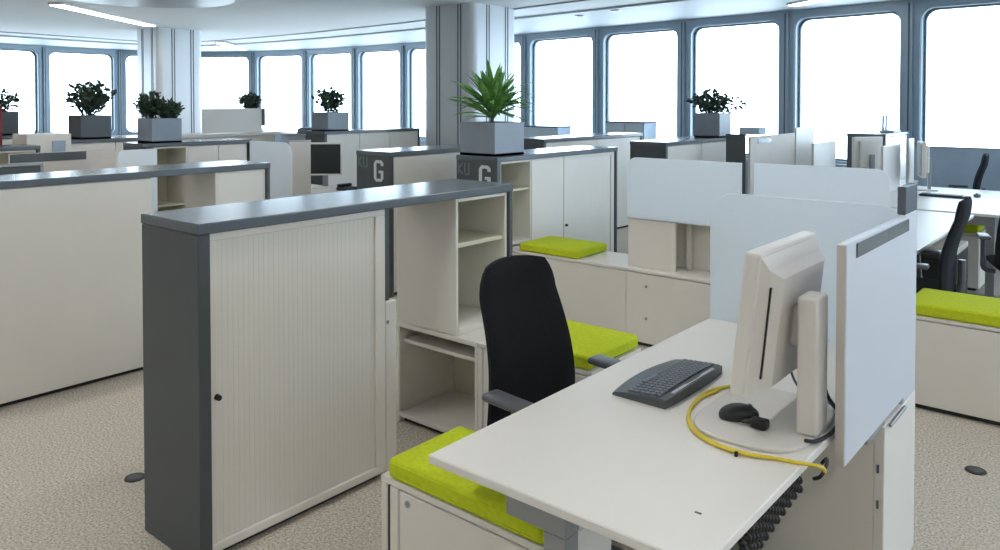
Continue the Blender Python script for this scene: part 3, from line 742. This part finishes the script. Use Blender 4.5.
# dark rack under the right desk
t = thing('computer_rack', 'dark open rack with black equipment below the right-hand desk', 'rack', (.2, 5.25, 0))
part(t, 'shelf', bx(-.15, 5.05, .56, .40, 5.5, .60), 'white_laminate')
part(t, 'shelf', bx(-.15, 5.05, .30, .40, 5.5, .325), 'metal_grey')
for x in (-.15, .375): part(t, 'side', bx(x, 5.05, 0, x + .025, 5.5, .559), 'black_plastic')
part(t, 'computer_case', bx(-.1, 5.1, .326, .33, 5.45, .50), 'black_plastic')
part(t, 'computer_case', bx(-.1, 5.1, .02, .33, 5.45, .22), 'black_plastic')

# ------------------------------------------------------------------ left background desks
desk('white desk with the dark monitor in the left background', -6.3, -4.76, 2.95, 4.05)
frosted_screen(-5.46, -4.76, 2.93, .55, 1.29, 'frosted white screen with rounded right corner left of the dark monitor', (0, 1), .12)
t = thing('partition', 'grey beige partition between frosted screen and dark monitor', 'partition', (-5.2, 3.4, .732))
part(t, 'panel', bx(-5.22, 3.22, .732, -5.2, 3.48, 1.27), 'tan_panel')
part(t, 'cap', bx(-5.225, 3.215, 1.2705, -5.195, 3.485, 1.285), 'metal_grey')
far_monitor((-5.50, 3.88, .731), math.radians(-48), 'computer monitor with dark screen facing us in the left background', .40, .36)
t = thing('desk_phone', 'black desk phone beside the dark monitor in the left background', 'phone', (-5.11, 3.89, .731))
part(t, 'body', bx(-5.20, 3.80, .731, -5.02, 3.98, .77, bev=.01), 'black_plastic')
part(t, 'handset', bx(-5.19, 3.80, .771, -5.14, 3.98, .80, bev=.01), 'dark_rubber')
copy_tree(chair, (-5.10, 4.47, 0), math.radians(95), 'black office chair half hidden behind the left G panel')
desk('white desk behind the left worktop with the tall frosted screen', -5.5, -4.83, .2, 1.7)
t = thing('desk_screen', 'tall frosted white screen seen above the left worktop', 'desk screen', (-4.8, 1.5, .7), group='frosted desk screens')
part(t, 'plate', MB().prism(rounded_plate(1.33, 1.652, .3, 1.295, .05, (1, 0)), 'x', -4.812, -4.80, bev=.002), 'frosted_acrylic')
part(t, 'clamp', bx(-4.90, 1.42, .731, -4.813, 1.5, .78), 'metal_grey')
t = thing('pinboard', 'dark grey pinboard with pale frame at the left picture edge', 'pinboard', (-4.7, .2, .731))
part(t, 'panel', bx(-4.73, -.5, .731, -4.71, .735, 1.22), 'grey_end')
part(t, 'frame_top', bx(-4.735, -.5, 1.2205, -4.70, .757, 1.24), 'metal_grey')
part(t, 'frame_side', bx(-4.735, .7355, .731, -4.70, .757, 1.22), 'metal_grey')
t = thing('partition', 'grey beige partition with dark top strip behind the left worktop', 'partition', (-5.5, 1.2, 0))
part(t, 'panel', bx(-5.54, .80, .05, -5.50, 1.63, 1.262), 'tan_panel')
part(t, 'strip', bx(-5.4995, .80, 1.19, -5.494, 1.38, 1.26, bev=.001), 'grey_end')
for y in (.9, 1.5): part(t, 'foot', bx(-5.68, y, 0, -5.36, y + .05, .0495), 'metal_grey')
worktop(-7.3, -6.9, .35, 1.53, 'dark worktop over a cream shelf at the far left', near=False)
hutch(-7.29, -6.915, .4, 1.49, 0, HT - .042, 'cream open shelf under the dark worktop at the far left', shelves=(.98, .66, .34))
t = thing('storage_cabinet', 'white box cabinet below the plant left of the distant column', 'cabinet', (-7.5, 1.85, 0))
part(t, 'body', bx(-7.75, 1.56, 0, -7.35, 1.99, 1.34), 'white_laminate')
part(t, 'door', bx(-7.349, 1.80, .5, -7.335, 1.93, 1.27), 'blue_grey_panel')
solo('red_panel', MB().box(-7.72, .95, 0, -7.66, 1.44, 1.62, bev=.004), 'dark_red', 'dark red panel at the left picture edge', 'panel', (-7.7, .95, 0))
# white counter and screens by the far windows
t = thing('counter', 'white counter by the far left windows with a large white screen', 'counter', (-9.3, 5.0, 0))
part(t, 'body', bx(-9.7, 3.6, 0, -9.1, 5.7, 1.16), 'white_laminate')
part(t, 'top', bx(-9.75, 3.55, 1.161, -9.05, 5.75, 1.20), 'desk_laminate')
t = thing('whiteboard', 'large blank white screen standing on the far left counter', 'screen', (-9.2, 4.9, 1.2))
part(t, 'panel', bx(-9.24, 4.54, 1.205, -9.22, 5.54, 1.57), 'desk_laminate')
part(t, 'edge', bx(-9.235, 5.541, 1.30, -9.215, 5.60, 1.57), 'grey_end')
t = thing('counter', 'pale blue counter left of the bushy plant by the far windows', 'counter', (-9.0, 6.6, 0))
part(t, 'body', bx(-9.3, 5.95, 0, -8.7, 7.6, 1.14), 'soffit_paint')
part(t, 'top', bx(-9.4, 5.9, 1.141, -8.6, 7.7, 1.17), 'metal_grey')
for x, y, w_, lb in ((-8.9, 6.2, .3, 'small dark device on the pale blue counter'),):
    t = thing('desk_device', lb, 'device', (x, y, 1.171))
    part(t, 'body', bx(x - .12, y - w_ / 2, 1.171, x + .12, y + w_ / 2, 1.24), 'grey_plastic')
    part(t, 'lid', bx(x - .1, y - w_ / 2 + .02, 1.2405, x + .1, y + w_ / 2 - .02, 1.26), 'grey_end')
# low cabinets under the second and third right windows
for x0, x1, y, z, lb in ((-8.45, -7.6, 11.2, 1.18, 'grey window-side cabinet behind the bright green plant'), (-6.35, -5.55, 11.0, 1.31, 'grey window-side cabinet below the third right mullion')):
    t = thing('storage_cabinet', lb, 'cabinet', ((x0 + x1) / 2, y, 0))
    part(t, 'body', bx(x0, y, 0, x1, y + .45, z - .03), 'blue_grey_panel')
    part(t, 'top', bx(x0 - .01, y - .01, z - .0295, x1 + .01, y + .46, z), 'grey_laminate')
    part(t, 'door', bx(x0 + .02, y - .018, .05, (x0 + x1) / 2 - .005, y - .0005, z - .05), 'soffit_paint')
    part(t, 'door', bx((x0 + x1) / 2 + .005, y - .018, .05, x1 - .02, y - .0005, z - .05), 'soffit_paint')

# ------------------------------------------------------------------ potted plants
def leaf_mesh(L, w, bend, name='leaf', m='leaf_green'):
    b = bmesh.new(); n = 6; A = []
    for k in range(n + 1):
        s = k / n; ww = w * (math.sin(math.pi * min(1, .08 + .92 * s)) ** .8 if s < 1 else 0) * .5 + .001
        x = L * (s - .12 * bend * s * s); z = L * (.35 * bend) * (s - 1.6 * s * s)
        A.append([b.verts.new((x, -ww, z + .25 * ww)), b.verts.new((x, 0, z)), b.verts.new((x, ww, z + .25 * ww))])
    for k in range(n):
        for q in (0, 1): b.faces.new((A[k][q], A[k][q + 1], A[k + 1][q + 1], A[k + 1][q]))
    me = bpy.data.meshes.new(name); b.to_mesh(me); b.free(); me.materials.append(MAT[m])
    for p in me.polygons: p.use_smooth = True
    return me
LONG = [leaf_mesh(.34, .042, .35), leaf_mesh(.38, .044, .5), leaf_mesh(.30, .042, .2)]
def planter(t, x, y, z, s, h, m='planter_grey'):
    b = MB(); w = .015
    b.box(x - s / 2, y - s / 2, z, x + s / 2, y + s / 2, z + .02); 
    b.box(x - s / 2, y - s / 2, z, x - s / 2 + w, y + s / 2, z + h).box(x + s / 2 - w, y - s / 2, z, x + s / 2, y + s / 2, z + h)
    b.box(x - s / 2 + w, y - s / 2, z, x + s / 2 - w, y - s / 2 + w, z + h).box(x - s / 2 + w, y + s / 2 - w, z, x + s / 2 - w, y + s / 2, z + h)
    part(t, 'planter', b, m)
    part(t, 'soil', MB().box(x - s / 2 + w, y - s / 2 + w, z + h - .05, x + s / 2 - w, y + s / 2 - w, z + h - .02), 'soil')
def tuft_plant(x, y, z, s, h, n, label, rng):
    t = thing('potted_plant', label, 'plant', (x, y, z)); planter(t, x, y, z, s, h)
    part(t, 'stem', MB().cyl((x, y, z + h - .05), (x, y, z + h + .10), .018, .012, 8), 'stem_brown')
    for k in range(n):
        f = k / n; el = math.radians(-4 + 86 * f ** .95 + rng.uniform(-8, 8)); az = k * 2.39996 + rng.uniform(-.3, .3)
        o = bpy.data.objects.new('leaf', LONG[k % 3]); COL.objects.link(o); o.parent = t
        o.location = (.02 * math.cos(az), .02 * math.sin(az), h + .03 + .13 * rng.random())
        o.rotation_euler = (rng.uniform(-.4, .4), -el, az); sc = rng.uniform(.9, 1.2); o.scale = (sc, sc, sc)
    return t
rng = random.Random(3)
tuft_plant(-2.66, 3.39, HT, .37, .265, 120, 'bright green spiky plant in a grey square planter on the G cabinet', rng)
def twig_plant(x, y, z, s, h, spots, label, rng, leaf=.05, m='leaf_dark', pm='planter_grey', dens=1.0):
    """spots: (dx,dy,height,spread,stems) clumps of leafy stems"""
    t = thing('potted_plant', label, 'plant', (x, y, z)); planter(t, x, y, z, s, h, pm)
    for dx, dy, hh, spread, ns in spots:
        for k in range(ns):
            az = k * 2.4 + rng.uniform(-.4, .4); r = spread * math.sqrt((k + .5) / ns); top = hh * (1 - .45 * (r / spread) ** 2) * rng.uniform(.8, 1.05)
            p0 = Vector((x + dx + .02 * math.cos(az), y + dy + .02 * math.sin(az), z + h - .05)); p1 = p0 + Vector((r * math.cos(az), r * math.sin(az), top + .05))
            pm_ = p0.lerp(p1, .5) + Vector((0, 0, .12 * top)); mb = MB().tube([p0, pm_, p1], .004, 5, 3)
            nl = int(dens * (10 + 30 * top)); b = bmesh.new()
            for q in range(nl):
                u = .25 + .75 * q / nl; c = p0.lerp(pm_, u * 2) if u < .5 else pm_.lerp(p1, u * 2 - 1)
                d = Vector((rng.gauss(0, 1), rng.gauss(0, 1), rng.gauss(.4, .6))).normalized(); sd = d.orthogonal().normalized() * leaf * .28; L = leaf * rng.uniform(.7, 1.5)
                nn = d.cross(sd).normalized() * L * .08
                vs = [b.verts.new(c), b.verts.new(c + d * L * .45 + sd + nn), b.verts.new(c + d * L), b.verts.new(c + d * L * .45 - sd + nn)]
                b.faces.new((vs[0], vs[1], vs[2])); b.faces.new((vs[0], vs[2], vs[3]))
            mb.merge(b); part(t, 'leafy_stem', mb, m)
    return t
twig_plant(-2.61, 7.45, HT, .32, .29, [(-.05, 0, .28, .30, 16), (.05, .05, .26, .34, 10)], 'dark twiggy plant in a planter before the right windows', rng, .07)
twig_plant(-7.80, 5.76, HT, .38, .27, [(0, 0, .38, .24, 22)], 'bushy dark plant in a grey planter left of the near column', rng, .07)
twig_plant(-6.58, 2.57, HT, .32, .255, [(-.08, -.06, .30, .15, 16), (.09, .06, .20, .14, 16)], 'planter with two rounded dark green plants before the distant column', rng, .05, 'leaf_dark', dens=2.0)
twig_plant(-8.02, 2.46, HT, .34, .27, [(0, 0, .42, .26, 22)], 'tall twiggy plant in a dark planter between the left windows', rng, .08, pm='grey_end')
twig_plant(-9.85, 2.12, HT, .32, .30, [(0, 0, .28, .26, 14)], 'spindly plant in a dark planter at the far left window', rng, .07, pm='grey_end', dens=.7)
twig_plant(-9.42, 5.50, 1.201, .16, .36, [(-.02, -.03, .24, .17, 20)], 'small dark plant showing above the large white screen', rng, .06, dens=2.0)
